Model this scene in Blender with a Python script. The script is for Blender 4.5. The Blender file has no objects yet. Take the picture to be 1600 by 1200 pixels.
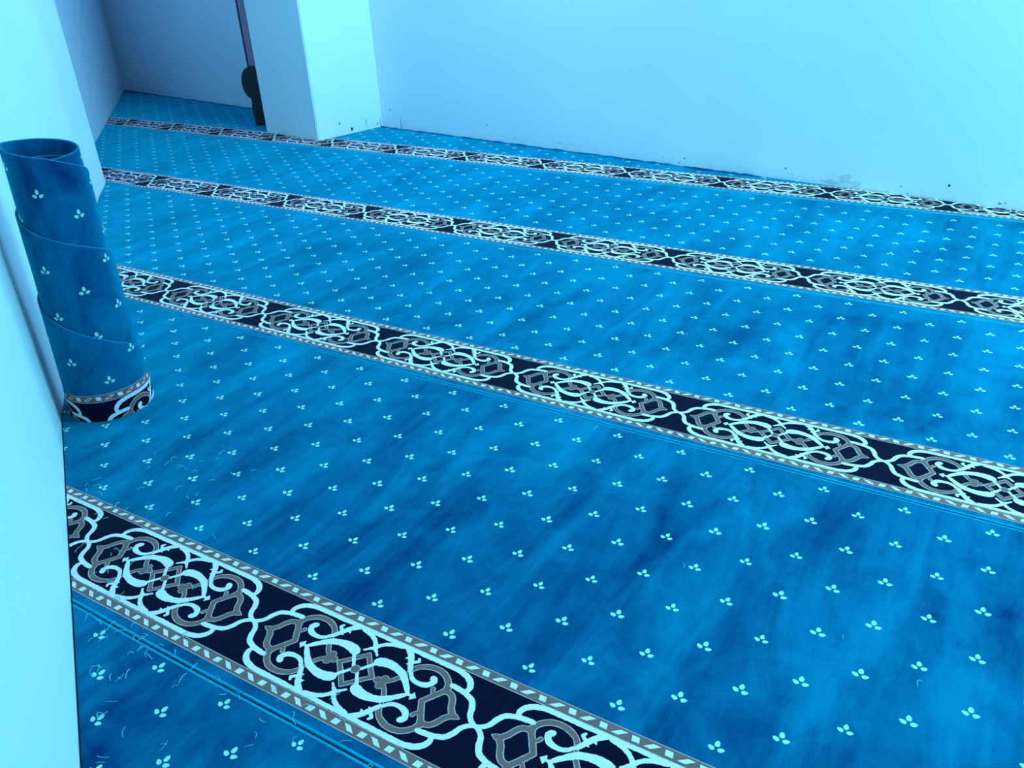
import bpy, bmesh, math, random
from mathutils import Vector, Matrix

random.seed(7)
scene = bpy.context.scene
COL = scene.collection
PI = math.pi

# ------------------------------------------------------------------ helpers
def link(name, me, parent=None):
    o = bpy.data.objects.new(name, me)
    COL.objects.link(o)
    if parent: o.parent = parent
    return o

def tag(o, label=None, cat=None, group=None, kind=None):
    if label: o['label'] = label
    if cat: o['category'] = cat
    if group: o['group'] = group
    if kind: o['kind'] = kind
    return o

def empty(name, loc=(0, 0, 0)):
    o = link(name, None); o.location = loc
    o.empty_display_size = 0.1
    return o

def bm_obj(name, bm, mats, parent=None, smooth=False):
    me = bpy.data.meshes.new(name)
    bm.normal_update(); bm.to_mesh(me); bm.free()
    for m in (mats if isinstance(mats, (list, tuple)) else [mats]): me.materials.append(m)
    if smooth:
        for p in me.polygons: p.use_smooth = True
    return link(name, me, parent)

def prism_bm(poly, z0, z1):
    bm = bmesh.new()
    a = [bm.verts.new((x, y, z0)) for x, y in poly]
    b = [bm.verts.new((x, y, z1)) for x, y in poly]
    n = len(poly)
    bm.faces.new(b); bm.faces.new(a[::-1])
    for i in range(n): bm.faces.new((a[i], a[(i+1) % n], b[(i+1) % n], b[i]))
    bmesh.ops.recalc_face_normals(bm, faces=bm.faces)
    return bm

# ------------------------------------------------------------------ materials
def mat(name):
    m = bpy.data.materials.new(name); m.use_nodes = True
    nt = m.node_tree
    return m, nt, nt.nodes['Principled BSDF']

def N(nt, kind, **kw):
    n = nt.nodes.new(kind)
    for k, v in kw.items():
        if k in n.inputs: n.inputs[k].default_value = v
        else: setattr(n, k, v)
    return n

NOFF = (8.8, 9.1, 6.3)  # shifts brushed pile patches so their dark tones stand in for shade on the left
def coords(nt, scale=(1, 1, 1), rot=(0, 0, 0)):
    tc = nt.nodes.new('ShaderNodeTexCoord')
    mp = nt.nodes.new('ShaderNodeMapping')
    mp.inputs['Scale'].default_value = scale
    mp.inputs['Rotation'].default_value = rot
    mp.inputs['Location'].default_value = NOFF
    nt.links.new(tc.outputs['Object'], mp.inputs['Vector'])
    return mp.outputs['Vector']

def noise(nt, vec, scale, detail=3, rough=.55, dist=0.):
    n = N(nt, 'ShaderNodeTexNoise')
    n.inputs['Scale'].default_value = scale
    n.inputs['Detail'].default_value = detail
    n.inputs['Roughness'].default_value = rough
    n.inputs['Distortion'].default_value = dist
    nt.links.new(vec, n.inputs['Vector'])
    return n.outputs['Fac']

def ramp(nt, fac, stops):
    r = nt.nodes.new('ShaderNodeValToRGB')
    el = r.color_ramp.elements
    el[0].position, el[0].color = stops[0][0], (*stops[0][1], 1)
    el[1].position, el[1].color = stops[-1][0], (*stops[-1][1], 1)
    for p, c in stops[1:-1]:
        e = el.new(p); e.color = (*c, 1)
    nt.links.new(fac, r.inputs['Fac'])
    return r.outputs['Color']

def mix(nt, fac, a, b, mode='MIX'):
    m = nt.nodes.new('ShaderNodeMix'); m.data_type = 'RGBA'; m.blend_type = mode
    for sock, v in ((m.inputs[0], fac), (m.inputs[6], a), (m.inputs[7], b)):
        if isinstance(v, bpy.types.NodeSocket): nt.links.new(v, sock)
        elif isinstance(v, (int, float)): sock.default_value = v
        else: sock.default_value = (*v, 1)
    return m.outputs[2]

def math_n(nt, op, a, b=None, clamp=False):
    m = nt.nodes.new('ShaderNodeMath'); m.operation = op; m.use_clamp = clamp
    for i, v in enumerate((a, b)):
        if v is None: continue
        if isinstance(v, bpy.types.NodeSocket): nt.links.new(v, m.inputs[i])
        else: m.inputs[i].default_value = v
    return m.outputs[0]

def bump(nt, b, height, strength, dist=.002):
    n = nt.nodes.new('ShaderNodeBump')
    n.inputs['Strength'].default_value = strength
    n.inputs['Distance'].default_value = dist
    nt.links.new(height, n.inputs['Height'])
    nt.links.new(n.outputs['Normal'], b.inputs['Normal'])

SHEEN = 0.9
PILE_DARK = (0.0, 0.018, 0.105)
PILE_LIGHT = (0.0, 0.185, 0.340)
def pile_material(name, dark, light, patches=True, sheen=SHEEN, tint=(.0, .70, .85)):
    m, nt, b = mat(name)
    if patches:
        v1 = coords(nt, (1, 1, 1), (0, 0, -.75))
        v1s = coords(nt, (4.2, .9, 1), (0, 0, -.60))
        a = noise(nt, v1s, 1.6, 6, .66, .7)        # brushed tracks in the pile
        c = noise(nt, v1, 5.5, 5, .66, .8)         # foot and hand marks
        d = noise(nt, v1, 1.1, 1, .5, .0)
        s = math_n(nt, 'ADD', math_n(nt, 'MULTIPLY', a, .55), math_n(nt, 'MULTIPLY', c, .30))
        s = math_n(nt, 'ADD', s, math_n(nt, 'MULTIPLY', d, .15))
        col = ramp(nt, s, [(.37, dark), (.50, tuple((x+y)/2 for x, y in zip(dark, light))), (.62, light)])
    else:
        v1 = coords(nt)
        col = ramp(nt, noise(nt, v1, 9, 3), [(.3, dark), (.7, light)])
    fine = noise(nt, coords(nt), 420, 2, .6)
    col = mix(nt, 1.0, col, ramp(nt, fine, [(.25, (.78, .78, .78)), (.75, (1.12, 1.12, 1.12))]), 'MULTIPLY')
    nt.links.new(col, b.inputs['Base Color'])
    b.inputs['Roughness'].default_value = 1.0
    b.inputs['Specular IOR Level'].default_value = .05
    b.inputs['Sheen Weight'].default_value = sheen
    b.inputs['Sheen Roughness'].default_value = .40
    b.inputs['Sheen Tint'].default_value = (*tint, 1)
    bump(nt, b, fine, .5, .002)
    return m

def yarn_material(name, c, sheen=.1, var=.12):
    m, nt, b = mat(name)
    f = noise(nt, coords(nt), 300, 2, .6)
    col = ramp(nt, f, [(.25, tuple(x*(1-var) for x in c)), (.75, tuple(min(1, x*(1+var)) for x in c))])
    nt.links.new(col, b.inputs['Base Color'])
    b.inputs['Roughness'].default_value = 1.0
    b.inputs['Specular IOR Level'].default_value = .05
    b.inputs['Sheen Weight'].default_value = sheen
    b.inputs['Sheen Roughness'].default_value = .4
    bump(nt, b, f, .4, .002)
    return m

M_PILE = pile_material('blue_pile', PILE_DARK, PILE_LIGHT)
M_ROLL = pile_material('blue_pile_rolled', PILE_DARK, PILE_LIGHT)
M_EDGE = pile_material('blue_selvedge', (.0, .34, .52), (.0, .42, .60), False, .2)
M_NAVY = yarn_material('navy_yarn', (.0025, .004, .019), .06, .25)
M_WHITE = yarn_material('white_yarn', (.92, .74, .78), .1, .06)
M_GREY = yarn_material('taupe_yarn', (.27, .128, .112), .06, .1)
M_PALE = yarn_material('pale_outline_yarn', (.74, .47, .48), .06, .1)
M_SPRIG = yarn_material('pale_sprig_yarn', (.42, .74, .62), .1, .1)
ORN = [M_NAVY, M_WHITE, M_GREY, M_PALE]
NAVY, WHITE, GREY, PALE = range(4)

def wall_material(name='wall_paint', base=(.92, .90, .91)):
    m, nt, b = mat(name)
    tc = nt.nodes.new('ShaderNodeTexCoord')
    sx = nt.nodes.new('ShaderNodeSeparateXYZ'); nt.links.new(tc.outputs['Object'], sx.inputs[0])
    low = math_n(nt, 'SUBTRACT', 1.0, math_n(nt, 'DIVIDE', sx.outputs['Z'], .07), True)
    d = noise(nt, tc.outputs['Object'], 22, 5, .7)
    d = ramp(nt, d, [(.55, (0, 0, 0)), (.75, (1, 1, 1))])
    grime = math_n(nt, 'MULTIPLY', math_n(nt, 'MULTIPLY', low, low), d)
    big = noise(nt, tc.outputs['Object'], 1.3, 3, .5)
    col = ramp(nt, big, [(.3, tuple(x*.96 for x in base)), (.7, base)])
    col = mix(nt, math_n(nt, 'MULTIPLY', grime, .35), col, (.30, .30, .32))
    nt.links.new(col, b.inputs['Base Color'])
    b.inputs['Roughness'].default_value = .55
    b.inputs['Specular IOR Level'].default_value = .25
    fine = noise(nt, tc.outputs['Object'], 60, 4, .6)
    wav = noise(nt, tc.outputs['Object'], 3.5, 2, .5)
    h = math_n(nt, 'ADD', math_n(nt, 'MULTIPLY', fine, .15), wav)
    bump(nt, b, h, .12, .01)
    return m
M_WALL = wall_material()

def plain(name, c, rough=.5, metal=0., spec=.4):
    m, nt, b = mat(name)
    f = noise(nt, coords(nt), 35, 3)
    col = ramp(nt, f, [(.3, tuple(x*.85 for x in c)), (.7, c)])
    nt.links.new(col, b.inputs['Base Color'])
    b.inputs['Roughness'].default_value = rough
    b.inputs['Metallic'].default_value = metal
    b.inputs['Specular IOR Level'].default_value = spec
    return m
M_FLOOR = plain('concrete_floor', (.10, .10, .11), .9)
M_CEIL = plain('ceiling_paint', (.88, .88, .88), .8)
M_BLACK = plain('black_plastic', (.010, .011, .012), .45)
M_STEEL = plain('dull_steel', (.52, .25, .33), .45, .2)
M_DARKST = plain('dark_channel', (.02, .02, .05), .5)
M_MARK = plain('dark_scuff', (.03, .04, .06), .9)
M_PATCH = plain('grey_filler', (.82, .74, .74), .95)
M_LINT = plain('blue_lint', (.10, .62, .70), .9)
M_BACK = plain('cut_pile_edge', (.01, .20, .36), .95)

# ------------------------------------------------------------------ room plan (metres)
C1 = (-2.356, 1.155)
B0 = (-4.494, 2.825)
B1 = (-4.760, 3.068)
c0 = (-5.946, 3.850)
c1 = (-7.914, 5.586)
PL = (-4.865, 4.543); PR = (-4.255, 4.443); PC = (-4.118, 5.004)
NW = (1.60, 1.155 - .639*(1.60 + 2.356))
RW = (3.2, 4.465 - .1309*3.2)
def pier_back(y): return (PL[0] + (PC[0]-PR[0])*1.0, y)
H = 2.9
ZF = -.012
# near left wall
bm = prism_bm([C1, NW, (NW[0]-.15, NW[1]-.25), (C1[0]-.20, C1[1]-.10)], ZF, H)
wall_near = tag(bm_obj('wall_left_near', bm, M_WALL), kind='structure')
# middle left wall with its free end at the passage
bm = prism_bm([C1, (C1[0]-.20, C1[1]-.10), (-4.95, 2.80), B1, B0], ZF, H)
tag(bm_obj('wall_left', bm, M_WALL), kind='structure')
# passage left wall
d = Vector((c1[0]-c0[0], c1[1]-c0[1])).normalized()
ca = (c0[0]-d.x*1.10, c0[1]-d.y*1.10); cb = (c1[0], c1[1])
bm = prism_bm([ca, (ca[0]-.15, ca[1]-.15), (cb[0]-.2, cb[1]-.1), (cb[0], cb[1])], ZF, H)
tag(bm_obj('wall_passage_left', bm, M_WALL), kind='structure')
# passage back wall
bk = -.157
bm = prism_bm([c1, (c1[0]-.2, c1[1]-.1), (c1[0], c1[1]+.25), (-4.55, c1[1]+bk*(-4.55-c1[0])+.25), (-4.55, c1[1]+bk*(-4.55-c1[0]))], ZF, H)
tag(bm_obj('wall_passage_back', bm, M_WALL), kind='structure')
# pier between passage and hall
bm = prism_bm([PL, PR, PC, (PC[0]+.05, PC[1]+.25), (-4.60, 5.30), (-4.745, 5.06)], ZF, H)
bmesh.ops.bevel(bm, geom=[e for e in bm.edges if abs(e.verts[0].co.z-e.verts[1].co.z) > 1 and min((e.verts[0].co.xy-Vector(PR)).length, (e.verts[0].co.xy-Vector(PL)).length) < .01], offset=.006, segments=2, affect='EDGES')
tag(bm_obj('wall_pier', bm, M_WALL), kind='structure')
# right wall
bm = prism_bm([PC, RW, (RW[0], RW[1]+.2), (PC[0]+.05, PC[1]+.2)], ZF, H)
wall_right = tag(bm_obj('wall_right', bm, M_WALL), kind='structure')
# floor and ceiling
bm = prism_bm([(-9, -2.5), (3.2, -2.5), (3.2, 6.2), (-9, 6.2)], ZF-.1, ZF)
tag(bm_obj('floor', bm, M_FLOOR), kind='structure')
bm = prism_bm([(-9, -2.5), (3.2, -2.5), (3.2, 6.2), (-9, 6.2)], H, H+.1)
tag(bm_obj('ceiling', bm, M_CEIL), kind='structure')

# ------------------------------------------------------------------ carpet ornament
PER = .55861
def mm(l): return [(x*.001, y*.001) for x, y in l]

class Flat:
    """flat coloured shapes in carpet coordinates: x along the strip, y across it"""
    def __init__(s): s.v = []; s.f = []; s.m = []
    def poly(s, pts, z, m):
        i = len(s.v); s.v += [(x, y, z) for x, y in pts]
        s.f.append(tuple(range(i, i+len(pts)))); s.m.append(m)
    def add(s, o, dx=0, sx=1, sy=1):
        i = len(s.v); flip = sx*sy < 0
        s.v += [(x*sx+dx, y*sy, z) for x, y, z in o.v]
        s.f += [tuple(j+i for j in (f[::-1] if flip else f)) for f in o.f]; s.m += o.m

def smooth_path(pts, step):
    P = [Vector(p) for p in pts]
    P = [P[0]*2-P[1]] + P + [P[-1]*2-P[-2]]
    out = []; ts = []
    for i in range(1, len(P)-2):
        n = max(2, int((P[i+1]-P[i]).length/step))
        for k in range(n):
            t = k/n; a, b, c, d = P[i-1:i+3]
            out.append(.5*((2*b)+(c-a)*t+(2*a-5*b+4*c-d)*t*t+(3*b-a-3*c+d)*t**3)); ts.append(i-1+t)
    out.append(P[-2]); ts.append(len(P)-3)
    return out, ts

ZI = [0]
def ribbon(fl, pts, w, z, m, jit=.0006, step=.004, cap=True):
    """w: half-width in mm, a number or one number per point"""
    path, ts = smooth_path(mm(pts), step)
    ZI[0] += 1; z += (ZI[0] % 24)*1.2e-5
    W = w if isinstance(w, (list, tuple)) else [w]*len(pts)
    L = []; R = []
    n = len(path)
    for i, q in enumerate(path):
        t = path[min(i+1, n-1)]-path[max(i-1, 0)]
        t = t.normalized() if t.length > 1e-9 else Vector((1, 0)); nn = Vector((-t.y, t.x))
        a = int(ts[i]); f = ts[i]-a; b = min(a+1, len(W)-1)
        hw = (W[a]*(1-f)+W[b]*f)*.001*(1.15 if m == WHITE else .93)
        L.append(q+nn*(hw+random.uniform(-jit, jit))); R.append(q-nn*(hw+random.uniform(-jit, jit)))
    for i in range(n-1):
        fl.poly([R[i], R[i+1], L[i+1], L[i]], z, m)
    if cap:
        for c, hw in ((path[0], W[0]), (path[-1], W[-1])): disc(fl, c, hw*.001, z-4e-6*(1+(c is path[0])), m)

def disc(fl, c, r, z, m, n=12, rx=None):
    rx = rx or r
    fl.poly([(c[0]+rx*math.cos(2*PI*k/n), c[1]+r*math.sin(2*PI*k/n)) for k in range(n)], z, m)

ZW, ZP, ZG, ZN = .0014, .0006, .0010, .0003
def grey(fl, pts, w, **k):
    ribbon(fl, pts, (w+1.9) if not isinstance(w, list) else [x+1.9 for x in w], ZP, PALE, jit=.0003)
    ribbon(fl, pts, w, ZG, GREY, jit=.0002)

def quadrant():
    f = Flat()
    # cartouche outline
    ribbon(f, [(279, 0), (266, 6), (257, 17), (252, 32), (245, 43), (233, 50), (219, 54), (204, 56), (190, 57)], [4, 4.6, 5, 5.3, 5.3, 5, 5, 5, 4.5], ZW, WHITE)
    ribbon(f, [(221, 54), (224, 66), (219, 78), (205, 88), (186, 93), (160, 94), (130, 94), (90, 94), (40, 94), (0, 94)], [4.5, 5.2, 5.5, 5.5, 5.2, 5, 4.8, 4.6, 4.2, 4.2], ZW, WHITE)
    # grey ring, its hooked tip, grey lozenge and leaf tip
    grey(f, [(97, 41), (102, 56), (114, 68), (136, 76), (160, 74), (178, 62), (187, 47)], [3, 4.5, 5, 5.5, 5.5, 5.5, 6])
    grey(f, [(187, 46), (181, 34), (175, 27), (167, 26), (163, 33)], [5.5, 4.5, 3.5, 3, 3.5])
    grey(f, [(160, 0), (168, 13), (177, 27), (188, 40), (203, 37), (212, 26), (218, 13), (229, 0)], [5, 5.5, 5.5, 5.5, 5.5, 5.5, 5.5, 6])
    f.poly(mm([(224, 0), (234, 7.5), (240, 4.5), (246, 0)]), ZP, PALE)
    f.poly(mm([(224, 0), (234, 6), (239, 3.5), (243, 0)]), ZG, GREY)
    # white curl in the ring
    ribbon(f, [(104, 44), (109, 37), (121, 31), (138, 31), (150, 37), (155, 47), (149, 54)], [3.5, 4, 4.5, 5, 5.5, 5.8, 6], ZW, WHITE)
    # oval arm swelling to a blunt end, thin line to the centre
    ribbon(f, [(127, 0), (116, 12), (104, 23), (90, 34), (72, 40), (54, 42), (38, 40), (29, 36)], [3.4, 4.6, 5.8, 6.6, 7.0, 8.2, 9.6, 9.6], ZW, WHITE)
    ribbon(f, [(30, 34), (20, 20), (8, 4)], [3.8, 3.2, 2.8], ZW, WHITE)
    # barbed tip of the oval
    f.poly(mm([(124, 0), (130, 3.5), (134, 2.5), (137, 10), (147, 0)]), ZW, WHITE)
    # grey square, centre knob, quatrefoil with two stems
    grey(f, [(41, 0), (20, 21), (0, 42)], 4.2)
    disc(f, (0, 0), .0105, ZW+.0002, PALE); disc(f, (0, 0), .009, ZW+.0004, GREY)
    for q, (c, r) in enumerate((((66, 9), 7.5), ((55, 0), 7.2), ((66, 0), 8.5))):
        disc(f, (c[0]*.001, c[1]*.001), (r+1.3)*.001, ZP-q*2e-5, PALE); disc(f, (c[0]*.001, c[1]*.001), r*.001, ZG-q*2e-5, GREY)
    grey(f, [(68, 2), (80, 12), (90, 25)], 4)
    # spandrel: trefoil at the top centre, arch, barbed branch
    ribbon(f, [(0, 60), (4, 69), (15, 79), (32, 87), (52, 91)], [4.5, 4.2, 4.2, 4.4, 4.4], ZW, WHITE)
    ribbon(f, [(0, 61), (8, 55), (17, 47)], [3.4, 3, 1.8], ZW, WHITE)
    ribbon(f, [(60, 92), (74, 83), (83, 72), (90, 60), (99, 46)], [4, 5.6, 5.6, 5.0, 4.0], ZW, WHITE)
    ribbon(f, [(88, 66), (95, 70), (100, 75), (97, 80)], [3.4, 3.2, 3.4, 2.8], ZW, WHITE)
    f.poly(mm([(82, 77), (80, 70), (70, 68), (74, 78)]), ZW, WHITE)
    f.poly(mm([(90, 62), (84, 57), (80, 58), (86, 68)]), ZW, WHITE)
    return f
QUAD = quadrant()
MED = Flat()
for sx in (1, -1):
    for sy in (1, -1):
        q = Flat(); q.f = QUAD.f; q.m = QUAD.m
        q.v = [(x, y, z+((1-sx)+(1-sy)/2)*1e-6) for x, y, z in QUAD.v]
        MED.add(q, 0, sx, sy)

def edging(side):
    """one period of the taupe edging with leaning white lozenges"""
    f = Flat(); n = 18; pitch = PER/n
    a, b = .0995, .1245
    rect(f, -PER/2, PER/2, a*side, b*side, ZN+.0002, PALE, n*2)
    rect(f, -PER/2, PER/2, (a+.0014)*side, (b-.0014)*side, ZN+.0003, GREY, n*2)
    for i in range(n):
        c = -PER/2 + (i+.5)*pitch; s = .0045 if i % 2 else -.0045; w = .0102
        y0, y1 = (.1062)*side, (.1182)*side
        pts = [(c-s-w, y0), (c-s+w*.4, y0-.000*side), (c+s+w, y1), (c+s-w*.4, y1)]
        if side < 0: pts = pts[::-1]
        f.poly(pts, ZN+.0006, WHITE)
    return f

def rect(f, x0, x1, y0, y1, z, m, n=1):
    if y1 < y0: y0, y1 = y1, y0
    for i in range(n):
        a = x0+(x1-x0)*i/n; b = x0+(x1-x0)*(i+1)/n
        f.poly([(a, y0), (b, y0), (b, y1), (a, y1)], z, m)

EDGE_F, EDGE_N = edging(1), edging(-1)
NAVYBASE = Flat(); rect(NAVYBASE, -PER/2, PER/2, -.1, .1, ZN, NAVY, 36)

DX = PER/6; DY = .07021
def petal(f, cx, cy, a, b, ang, z, m=0):
    c, s = math.cos(ang), math.sin(ang)
    pts = []
    for k in range(8):
        t = 2*PI*k/8; u = a*math.cos(t); v = b*math.sin(t)*(1-.25*math.cos(t))
        pts.append((cx+u*c-v*s, cy+u*s+v*c))
    f.poly(pts, z, m)
SPRIG = Flat()
petal(SPRIG, 0, .0092, .0074, .0052, PI/2, .0006)
petal(SPRIG, -.0092, -.0022, .0070, .0048, PI*.86, .0006)
petal(SPRIG, .0092, -.0022, .0070, .0048, PI*.14, .0006)

def flat_bm(fl, y_off=0., x_off=0.):
    bm = bmesh.new()
    vs = [bm.verts.new((x+x_off, y+y_off, z)) for x, y, z in fl.v]
    for f, m in zip(fl.f, fl.m):
        try: bm.faces.new([vs[i] for i in f]).material_index = m
        except ValueError: pass
    return bm

def halfplane(p, q, gap=.004):
    """keep what lies to the left of the line p -> q, moved in by gap"""
    d = Vector((q[0]-p[0], q[1]-p[1])).normalized(); n = Vector((-d.y, d.x))
    return (Vector((p[0], p[1], 0))+Vector((n.x, n.y, 0))*gap, Vector((n.x, n.y, 0)))

def clip(bm, planes, fill=False):
    for co, no in planes:
        g = bm.verts[:]+bm.edges[:]+bm.faces[:]
        if not bm.faces: return bm
        r = bmesh.ops.bisect_plane(bm, geom=g, plane_co=co, plane_no=no, clear_inner=True)
        if fill:
            ed = [e for e in r['geom_cut'] if isinstance(e, bmesh.types.BMEdge)]
            if ed: bmesh.ops.holes_fill(bm, edges=[e for e in bm.edges if e.is_boundary], sides=0)
    return bm

def join(bms):
    out = bmesh.new()
    for b in bms:
        me = bpy.data.meshes.new('tmp'); b.to_mesh(me); b.free(); out.from_mesh(me); bpy.data.meshes.remove(me)
    return out

h_near = halfplane(NW, C1); h_mid = halfplane(C1, B0); h_end = halfplane(B0, B1)
h_pas = halfplane(ca, cb)
h_pas = (h_pas[0], h_pas[1])
# orient every plane so that its normal points into the room
def toward(h, pt):
    co, no = h
    if (Vector((pt[0], pt[1], 0))-co).dot(no) < 0:
        raise RuntimeError('plane faces away')
    return h
def hp(p, q, pt, gap=.004):
    a = halfplane(p, q, gap)
    if (Vector((pt[0], pt[1], 0))-a[0]).dot(a[1]) < 0: a = halfplane(q, p, gap)
    return a
room = (-1, 2.5)
h_near = hp(NW, C1, room); h_mid = hp(C1, B0, room); h_end = hp(B0, B1, room)
h_pas = hp(ca, cb, (-5.5, 4.6)); h_back = hp(c1, (-4.55, c1[1]+bk*(-4.55-c1[0])), (-5.5, 4.6), .006)
h_pl = hp(PL, (-4.745, 5.06), (-5.5, 4.6)); h_pr = hp(PR, PC, (-2, 4.5)); h_rw = hp(PC, RW, (-2, 4.0), .006)
h_pf = hp(PL, PR, (-4.5, 4.0))
def flip(h): return (h[0], -h[1])
lin_l = flip(h_pl); lin_r = flip(h_pr)
REG = {0: [[h_near]], 1: [[h_near, h_mid]], 2: [[h_mid, h_end]], 
       3: [[h_pas, h_rw]],
       4: [[h_pas, h_back, h_pl], [lin_l, lin_r, h_pf], [h_pr, h_rw]]}
YS = [-.39353, .80647, 2.00647, 3.20784, 4.42099, 5.62]
PH = [0.0, -1.72710, -2.90277, -4.50311, -6.34054]
SEAM = -.1515
XR = [(-1.6, 2.3), (-3.4, 2.3), (-5.0, 2.3), (-7.2, 2.3), (-8.3, 2.9)]
# sprig phase of each strip: (row offset, column phase on even rows)
SP = [(.15, 1.67), (0, 1.2176), (0, 2.04), (-.5, 1.79), (0, 1.0)]
LAB = ['dotted blue carpet strip in the bottom left corner, below the largest medallion border',
       'blue carpet strip with the largest, nearest navy medallion border, the standing roll on it',
       'blue carpet strip with second nearest medallion border, from the long left wall past the roll',
       'blue carpet strip with third medallion border, starting at the far end of left wall',
       'farthest blue carpet strip, its medallion border cut off by the pier and right wall']

def wob(x, s): return .0022*math.sin(x*3.1+s)+.0012*math.sin(x*7.7+2*s)

def ridge_bm(x0, x1, y, r, s, zc):
    """thin rounded selvedge cord along a seam"""
    bm = bmesh.new(); n = int((x1-x0)/.05); prev = None
    for i in range(n+1):
        x = x0+(x1-x0)*i/n; yy = y+wob(x, s)
        ring = [bm.verts.new((x, yy+r*math.cos(a), zc+r*.9*math.sin(a))) for a in [PI*k/6 for k in range(7)]]
        if prev:
            for k in range(6): bm.faces.new((prev[k], prev[k+1], ring[k+1], ring[k]))
        prev = ring
    bmesh.ops.recalc_face_normals(bm, faces=bm.faces)
    return bm

for k in range(5):
    x0, x1 = XR[k]
    y0 = YS[k]+SEAM; y1 = YS[k+1]+SEAM
    root = empty('carpet_strip', (0, 0, 0))
    tag(root, LAB[k], 'carpet', 'carpet strips laid side by side')
    GAP = .0020
    fl = Flat()
    # sprigs in offset rows
    roff, m0 = SP[k]
    for j in range(-7, 6):
        yy = .65396+(j+roff)*DY
        if yy < .155 or yy > 1.2+SEAM-.02: continue
        n0 = int((x0-PH[k])/(2*DX))-2; n1 = int((x1-PH[k])/(2*DX))+2
        for i in range(n0, n1):
            x = PH[k]+(m0+2*i+(j % 2))*DX
            if x0 < x < x1:
                t = Flat(); t.add(SPRIG)
                a = random.uniform(-.12, .12); c, s = math.cos(a), math.sin(a); sc = random.uniform(.86, 1.0)
                fl.v += []
                i0 = len(fl.v)
                fl.v += [(sc*(u*c-v*s)+x, sc*(u*s+v*c)+yy+YS[k], z) for u, v, z in t.v]
                fl.f += [tuple(q+i0 for q in f) for f in t.f]; fl.m += [1]*len(t.f)
    border = Flat(); ef = Flat(); en = Flat()
    n0 = int(math.floor((x0-PH[k])/PER))-1; n1 = int((x1-PH[k])/PER)+2
    for n in range(n0, n1):
        x = PH[k]+(n+.5)*PER
        if x < x0-PER/2 or x > x1+PER/2: continue
        for src, dst in ((NAVYBASE, border), (MED, border), (EDGE_F, ef), (EDGE_N, en)): dst.add(src, x)
    def cut(make, fill=False):
        return join([clip(make(), reg, fill) for reg in REG[k]])
    def slab():
        bm = bmesh.new()
        nx = int((x1-x0)/.1)
        rows = []
        for i in range(nx+1):
            x = x0+(x1-x0)*i/nx
            a = y0+GAP+wob(x, k); b = y1-GAP+wob(x, k+1)
            rows.append([bm.verts.new(c) for c in ((x, a, -.0105), (x, a, -.002), (x, a+.002, 0), (x, b-.002, 0), (x, b, -.002), (x, b, -.0105))])
        for p, q in zip(rows, rows[1:]):
            for c in range(6): bm.faces.new((p[c], q[c], q[(c+1) % 6], p[(c+1) % 6]))
        bm.faces.new(rows[0]); bm.faces.new(rows[-1][::-1])
        bmesh.ops.recalc_face_normals(bm, faces=bm.faces)
        return bm
    body = cut(slab, True)
    spr = cut(lambda: flat_bm(fl))
    field = join([body, spr])
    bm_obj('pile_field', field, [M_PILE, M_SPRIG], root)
    if k:
        b = bm_obj('border_band', cut(lambda: flat_bm(border, YS[k])), ORN, root)
        tag(b, 'navy band with white and taupe scrolled medallions')
        for src in (ef, en):
            e = bm_obj('lozenge_edging', cut(lambda: flat_bm(src, YS[k])), ORN, b)
            tag(e, 'narrow taupe edging with white lozenges')
        s1 = bm_obj('selvedge', cut(lambda: ridge_bm(x0, x1, y0+GAP+.0032, .0026, k, -.0002)), M_EDGE, root, True)
    if k < 4:
        s2 = bm_obj('selvedge', cut(lambda: ridge_bm(x0, x1, y1-GAP-.0032, .0026, k+1, -.0002)), M_EDGE, root, True)

# ragged cut edge where the farthest strip meets the back and right walls
def frayed(p, q, off, zt):
    bm = bmesh.new(); L = (Vector(q)-Vector(p)).length; n = int(L/.03); prev = None
    d = (Vector(q)-Vector(p)).normalized(); nn = Vector((-d.y, d.x))
    for i in range(n+1):
        c = Vector(p)+d*(L*i/n)
        w = .010+.008*random.random(); h = zt*(.5+random.random())
        c = c+nn*off*1.0
        ring = [bm.verts.new((c.x+nn.x*u, c.y+nn.y*u, z)) for u, z in ((-w, -.004), (-w*.5, h*.8), (0, h), (w*.4, h*.6), (w*.6, -.006))]
        if prev:
            for k in range(4): bm.faces.new((prev[k], prev[k+1], ring[k+1], ring[k]))
        prev = ring
    bmesh.ops.recalc_face_normals(bm, faces=bm.faces)
    return bm
last = root
fe = join([frayed((-4.10, 4.996), (-1.15, 4.465+.1309*1.15), -.020, .007), frayed((-7.88, 5.572), (-4.80, 5.572-.157*3.08), -.020, .007)])
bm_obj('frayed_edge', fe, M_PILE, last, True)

# ------------------------------------------------------------------ rolled offcut of the same carpet
RC = Vector((-2.2828, 1.2837)); LEAN = (.0149, .0258); TH0 = math.radians(58.)
roll = empty('carpet_roll', (RC.x, RC.y, 0))
tag(roll, 'upright loose roll of blue dotted carpet with slanted edge, standing against the left wall', 'carpet roll')
T0, T1 = -2.6, 2.46
THK = .0062
ZB = .0015
ZTOP = [(-2.6, .740), (-1.9, .752), (-1.5, .765), (-1.0, .785), (-.75, .803), (-.5, .818), (-.25, .785), (0, .722), (.25, .680), (.5, .630), (.75, .555), (1, .480), (1.25, .428), (1.5, .378), (1.75, .275), (2, .168), (2.25, .095), (2.5, .02)]
def ztop(t):
    for (a, za), (b, zb) in zip(ZTOP, ZTOP[1:]):
        if t <= b:
            f = max(0, (t-a)/(b-a)); return za+(zb-za)*f
    return ZTOP[-1][1]
def rad(t): return .1086+.0078*t
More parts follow.
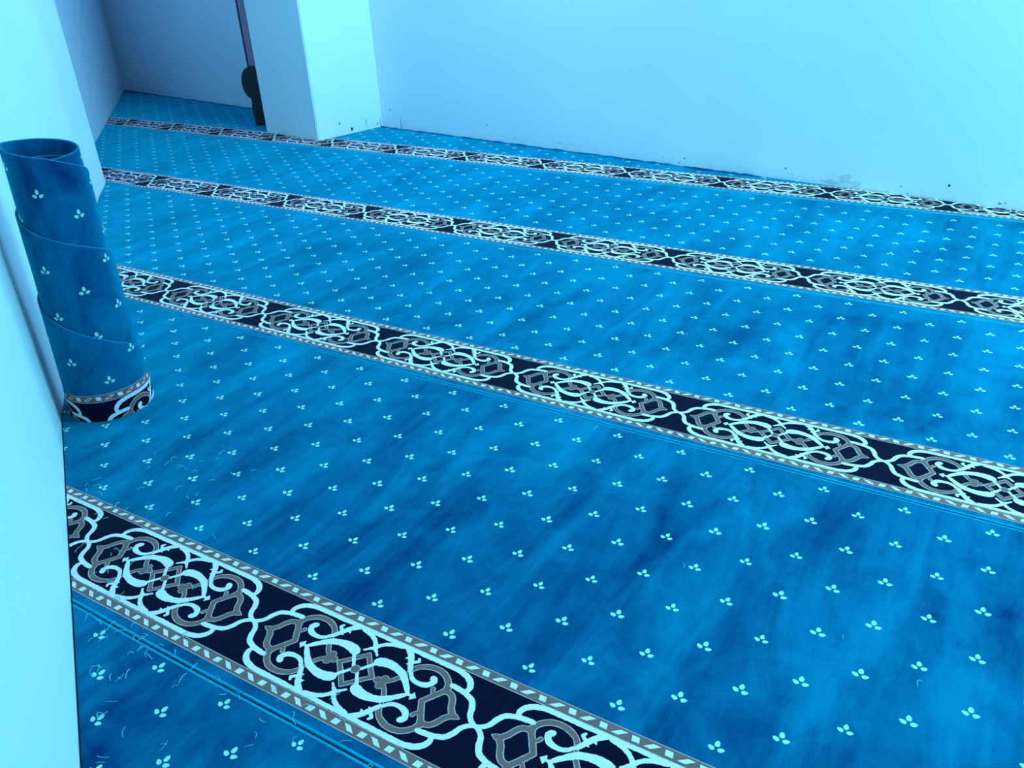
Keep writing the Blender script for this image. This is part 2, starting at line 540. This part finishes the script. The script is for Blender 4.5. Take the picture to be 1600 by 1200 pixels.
# arc length table
ST = {}
NT = 900
tab = [0.]
for i in range(1, NT+1):
    a = T0+(T1-T0)*(i-.5)/NT
    tab.append(tab[-1]+rad(a)*2*PI*(T1-T0)/NT)
def s_of(t):
    u = (t-T0)/(T1-T0)*NT; i = max(0, min(NT-1, int(u))); return tab[i]+(tab[i+1]-tab[i])*(u-i)
def t_of(s):
    lo, hi = 0, NT
    while hi-lo > 1:
        m = (lo+hi)//2
        if tab[m] <= s: lo = m
        else: hi = m
    return T0+(T1-T0)*(lo+(s-tab[lo])/(tab[lo+1]-tab[lo]))/NT
def wall3(t, z, off=0.):
    r = rad(t)*(1-.083*z)+off; a = TH0+2*PI*t
    return Vector((r*math.cos(a)+LEAN[0]*z, r*math.sin(a)+LEAN[1]*z, z))
bm = bmesh.new()
nt_ = 330; nz = 14; prev = None
for i in range(nt_+1):
    t = T0+(T1-T0)*i/nt_; zt = max(ztop(t), .012)
    col = []
    for j in range(nz+1): col.append(bm.verts.new(wall3(t, ZB+(zt-.0025-ZB)*j/nz)))
    col.append(bm.verts.new(wall3(t, zt, -.0022)))
    for j in range(nz, -1, -1): col.append(bm.verts.new(wall3(t, ZB+(zt-.0025-ZB)*j/nz, -THK)))
    if prev:
        m = len(col)
        for j in range(m):
            f = bm.faces.new((prev[j], col[j], col[(j+1) % m], prev[(j+1) % m]))
            f.material_index = 2 if (nz-1 < j < nz+2) else 0
    else: bm.faces.new(col[::-1])
    prev = col
bm.faces.new(prev)
bmesh.ops.recalc_face_normals(bm, faces=bm.faces)
VOFF = .034                                  # the bottom is cut through the medallions
S_KNOT = s_of(1.692); S_DOT = s_of(1.742)
SEND = s_of(T1)
def wrap(fl, lift=.0003, zmax=None):
    """lay flat carpet pattern on the outside of the roll"""
    b = bmesh.new()
    vs = []
    for x, y, z in fl.v:
        t = t_of(min(max(S_KNOT+x, .01), SEND-.004)); vs.append(b.verts.new(wall3(t, max(y-VOFF, ZB), z+lift)))
    for f, m in zip(fl.f, fl.m):
        try: b.faces.new([vs[i] for i in f]).material_index = m
        except ValueError: pass
    return b
fl = Flat()
for j in range(-7, 6):
    yy = .65396+j*DY
    for i in range(-30, 30):
        x = (1.2176+2*i+(j % 2))*DX
        s = S_DOT+x
        if s < .05 or s > SEND-.05: continue
        t = t_of(s); z = yy-VOFF
        if z > ztop(t)-.012: continue
        if z < ztop(min(t+1, T1+5))-.01 and t+1 < T1: continue      # covered by the next turn
        i0 = len(fl.v); fl.v += [(u+x+S_DOT-S_KNOT, v+yy, q) for u, v, q in SPRIG.v]
        fl.f += [tuple(q+i0 for q in f) for f in SPRIG.f]; fl.m += [1]*len(SPRIG.f)
spr = wrap(fl)
sheet = join([bm, spr])
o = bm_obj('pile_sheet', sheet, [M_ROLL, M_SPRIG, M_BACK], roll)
for p in o.data.polygons: p.use_smooth = True
def roll_cut(fl, pieces):
    """keep the pattern of the outer turn above the cut bottom"""
    b = bmesh.new()
    vs = [b.verts.new((x, y, z)) for x, y, z in fl.v]
    for f, m in zip(fl.f, fl.m):
        try: b.faces.new([vs[i] for i in f]).material_index = m
        except ValueError: pass
    clip(b, [(Vector((0, VOFF+ZB, 0)), Vector((0, 1, 0))), (Vector((-.52, 0, 0)), Vector((1, 0, 0))), (Vector((.40, 0, 0)), Vector((-1, 0, 0)))])
    for v in b.verts:
        x, y, z = v.co
        t = t_of(min(max(S_KNOT+x, .01), SEND-.004)); y2 = min(y-VOFF, max(ztop(t)-.004, 0.002))
        v.co = wall3(t, y2, z+.0003)
    return b
bd = Flat(); ed = Flat()
for n in (-1, 0):
    bd.add(NAVYBASE, (n+.5)*PER); bd.add(MED, (n+.5)*PER); ed.add(EDGE_F, (n+.5)*PER)
rb = bm_obj('border_band', roll_cut(bd, 0), ORN, roll)
tag(rb, 'navy medallion band at the foot of the roll')
tag(bm_obj('lozenge_edging', roll_cut(ed, 0), ORN, rb), 'narrow taupe edging with white lozenges')

# ------------------------------------------------------------------ steel pole with a black foot beside the pier
pole = empty('floor_pole', (-5.10, 4.735, 0))
tag(pole, 'slim grey metal pole with black bulging foot, half hidden behind the white pier', 'pole')
dv = Vector((.62, .0)); 
def box_bm(x0, x1, y0, y1, z0, z1, bev=.003):
    b = prism_bm([(x0, y0), (x1, y0), (x1, y1), (x0, y1)], z0, z1)
    if bev: bmesh.ops.bevel(b, geom=b.edges[:], offset=bev, segments=2, affect='EDGES')
    return b
def prof_bm(poly, y0, y1, bev=.004):
    """profile in x-z pushed along y"""
    b = bmesh.new(); n = len(poly)
    A = [b.verts.new((x, y0, z)) for x, z in poly]; B = [b.verts.new((x, y1, z)) for x, z in poly]
    b.faces.new(A); b.faces.new(B[::-1])
    for i in range(n): b.faces.new((A[i], B[i], B[(i+1) % n], A[(i+1) % n]))
    bmesh.ops.recalc_face_normals(b, faces=b.faces)
    bmesh.ops.bevel(b, geom=[e for e in b.edges if abs(e.verts[0].co.y-e.verts[1].co.y) < 1e-6], offset=bev, segments=2, affect='EDGES')
    return b
shaft = bm_obj('shaft', box_bm(-.022, .028, -.02, .02, .40, 1.75), M_STEEL, pole)
for x in (-.026, .030): bm_obj('edge_channel', box_bm(x-.006, x+.006, -.024, .022, .40, 1.75, .002), M_DARKST, pole)
bm_obj('foot_block', box_bm(-.046, .075, -.045, .045, .001, .43, .010), M_BLACK, pole)
pr = [(-.02, .44)]
for k in range(13):
    a = PI/2+PI*k/12
    pr.append((-.030+.066*math.cos(a), .315+.115*math.sin(a)))
pr += [(-.040, .185), (-.050, .160), (-.056, .120), (-.050, .08), (-.04, .06)]
pr += [(.02, .06), (.02, .44)]
bm_obj('side_bulge', prof_bm(pr, -.03, .03), M_BLACK, pole)
pole.rotation_euler = (0, 0, math.radians(38))

# ------------------------------------------------------------------ marks on the walls
def wall_pt(p, q, x, z, off=.0012):
    d = Vector((q[0]-p[0], q[1]-p[1])).normalized(); n = Vector((-d.y, d.x))
    t = (x-p[0])/d.x if abs(d.x) > .3 else (x-p[1])/d.y
    return Vector((p[0]+d.x*t, p[1]+d.y*t, z)), Vector((d.x, d.y, 0)), Vector((n.x, n.y, 0))
def mark(bm, c, ux, n, pts, off=.0012):
    s = -1 if (Vector((-1.5, 2.5, 0))-c).dot(n) < 0 else 1
    bm.faces.new([bm.verts.new(c+n*s*off+ux*u+Vector((0, 0, v))) for u, v in pts])
def blob(rx, rz, seed, n=11):
    r = random.Random(seed)
    return [(rx*(.6+.5*r.random())*math.cos(2*PI*k/n), rz*(.6+.5*r.random())*math.sin(2*PI*k/n)) for k in range(n)]
bm = bmesh.new()
def rmark(x, z, pts):
    c, ux, n = wall_pt(PC, RW, x, z); mark(bm, c, ux, n, pts)
rmark(-3.92, .0, [(-.002, 0), (.003, 0), (.002, .06), (-.001, .085)])
rmark(-1.62, .045, blob(.004, .007, 3)); rmark(-1.02, .06, blob(.004, .006, 4)); rmark(-.21, .075, blob(.006, .007, 5))
rmark(-3.1, .10, blob(.006, .005, 6)); rmark(-4.02, .13, blob(.007, .005, 8)); rmark(.02, .02, blob(.010, .003, 9))
for i in range(16): rmark(random.uniform(-3.9, .1), random.uniform(.01, .05), blob(random.uniform(.002, .007), random.uniform(.0015, .003), 30+i))
def pmark(y, z, pts):
    d = Vector((PC[0]-PR[0], PC[1]-PR[1])).normalized()
    c = Vector((PR[0]+d.x*(y-PR[1])/d.y, y, z)); mark(bm, c, Vector((d.x, d.y, 0)), Vector((d.y, -d.x, 0)), pts)
pmark(4.63, .085, blob(.006, .012, 11)); pmark(4.73, .030, blob(.014, .012, 12)); pmark(4.86, .05, [(-.002, -.03), (.002, -.03), (.001, .02), (-.003, .03)])
pmark(4.99, .0, [(-.004, 0), (.002, 0), (.002, .05), (-.001, .07)]); pmark(4.96, .03, blob(.004, .012, 14))
tag(bm_obj('scuff_marks', bm, M_MARK, wall_right), 'dark nicks and scuffs low on the wall')
bm = bmesh.new()
for x, z, rx, rz, sd in ((-.70, .045, .035, .030, 21), (-.77, .020, .04, .014, 22), (-.65, .026, .03, .018, 23)):
    c, ux, n = wall_pt(PC, RW, x, z); mark(bm, c, ux, n, blob(rx, rz, sd, 15), .0008+.0002*sd/10)
tag(bm_obj('filler_patch', bm, M_PATCH, wall_right), 'grey smear of filler low on the wall')

# ------------------------------------------------------------------ lint on the carpet
cu = bmesh.new()
def strand(x, y, L, a, curl, r=.0008):
    prev = None; n = 5; h = a; px, py = x, y
    for i in range(n+1):
        z = .0022+.003*math.sin(PI*i/n)
        ring = [cu.verts.new((px-math.sin(h)*r*u, py+math.cos(h)*r*u, z+r*w)) for u, w in ((1, 0), (0, 1), (-1, 0), (0, -1))]
        if prev:
            for k in range(4): cu.faces.new((prev[k], prev[(k+1) % 4], ring[(k+1) % 4], ring[k]))
        prev = ring
        h += curl/n; px += math.cos(h)*L/n; py += math.sin(h)*L/n
rl = random.Random(5)
def near_wall_y(x): return 1.155-.639*(x+2.356)
for i in range(150):
    if i < 60:
        x = rl.uniform(-1.95, -1.0); y = near_wall_y(x)+.03+abs(rl.gauss(0, .10))
    elif i < 95:
        x = rl.uniform(-1.55, -.55); y = .655+rl.gauss(0, .035)
    elif i < 115:
        x = rl.gauss(-1.75, .12); y = 1.12+rl.gauss(0, .07)
    else:
        x = rl.uniform(-1.6, 1.2); y = rl.uniform(.5, 2.6)
    if y < near_wall_y(x)+.02: continue
    strand(x, y, rl.uniform(.010, .026), rl.uniform(0, 2*PI), rl.uniform(-2.2, 2.2), rl.uniform(.0005, .0009))
lint = tag(bm_obj('carpet_lint', cu, M_LINT), 'loose pale blue carpet fibres scattered by the near left wall', 'lint', kind='stuff')

# ------------------------------------------------------------------ light
LC = (.19, .78, 1.22)
world = bpy.data.worlds.new('world'); scene.world = world; world.use_nodes = True
bg = world.node_tree.nodes['Background']
bg.inputs[0].default_value = (.10, .50, 1.05, 1); bg.inputs[1].default_value = 0.20
def area(name, loc, aim, sx, sy, power, color=LC):
    l = bpy.data.lights.new(name, 'AREA'); l.shape = 'RECTANGLE'; l.size = sx; l.size_y = sy
    l.energy = power; l.color = color
    o = bpy.data.objects.new(name, l); COL.objects.link(o); o.location = loc
    o.rotation_euler = (Vector(aim)-Vector(loc)).to_track_quat('-Z', 'Y').to_euler()
    return o
# fluorescent tube on the right wall, above the picture
area('wall_tube_light', (-2.4, 4.50, 2.40), (-3.4, 3.6, 1.3), 1.2, .12, 100, (.10, .33, .60))
# unseen fill added below the ceiling to brighten the right wall
area('wall_fill_light', (-1.9, 4.22, 2.80), (-2.1, 4.74, .7), 1.8, .15, 42, (.20, .66, .86))
# light added by the right wall, out of frame; no window is built
area('side_fill_light', (1.9, 4.12, 1.65), (1.4, 2.6, 1.2), 1.4, 1.3, 100, (.03, .12, .22))
# unseen overhead light added to brighten the right of the hall
area('hall_fill_light', (1.5, 3.1, 2.86), (1.2, 3.0, 0), 1.6, .5, 100, (.38, 1.54, 1.92))
# fill added behind the camera's right, lifting the right wall and pier front
area('side_fill_light', (2.9, -.6, 1.3), (-1.5, 4.2, .9), 1.6, 1.4, 100, (.07, .24, .44))
# dim unseen fill added to lift the passage walls
area('passage_fill_light', (-6.0, 4.7, 2.80), (-6.2, 4.8, 0), .8, .4, 10, (.08, .38, 1.2))

# ------------------------------------------------------------------ camera
cam = bpy.data.cameras.new('camera'); co = bpy.data.objects.new('camera', cam); COL.objects.link(co)
r = Vector((0.86273953, 0.50384388, -0.04268308)); u = Vector((-0.21118104, 0.43573001, 0.87495253)); w = Vector((-0.45943778, 0.74584228, -0.48232378))
co.matrix_world = Matrix(((r.x, u.x, -w.x, 0), (r.y, u.y, -w.y, 0), (r.z, u.z, -w.z, 1.25679), (0, 0, 0, 1)))
cam.sensor_width = 36; cam.sensor_fit = 'HORIZONTAL'; cam.lens = 1286.876/1600*36
cam.clip_start = .02
scene.camera = co
vs = scene.view_settings
vs.view_transform = 'Standard'; vs.look = 'None'; vs.gamma = 1; vs.use_curve_mapping = False; vs.exposure = 0.0
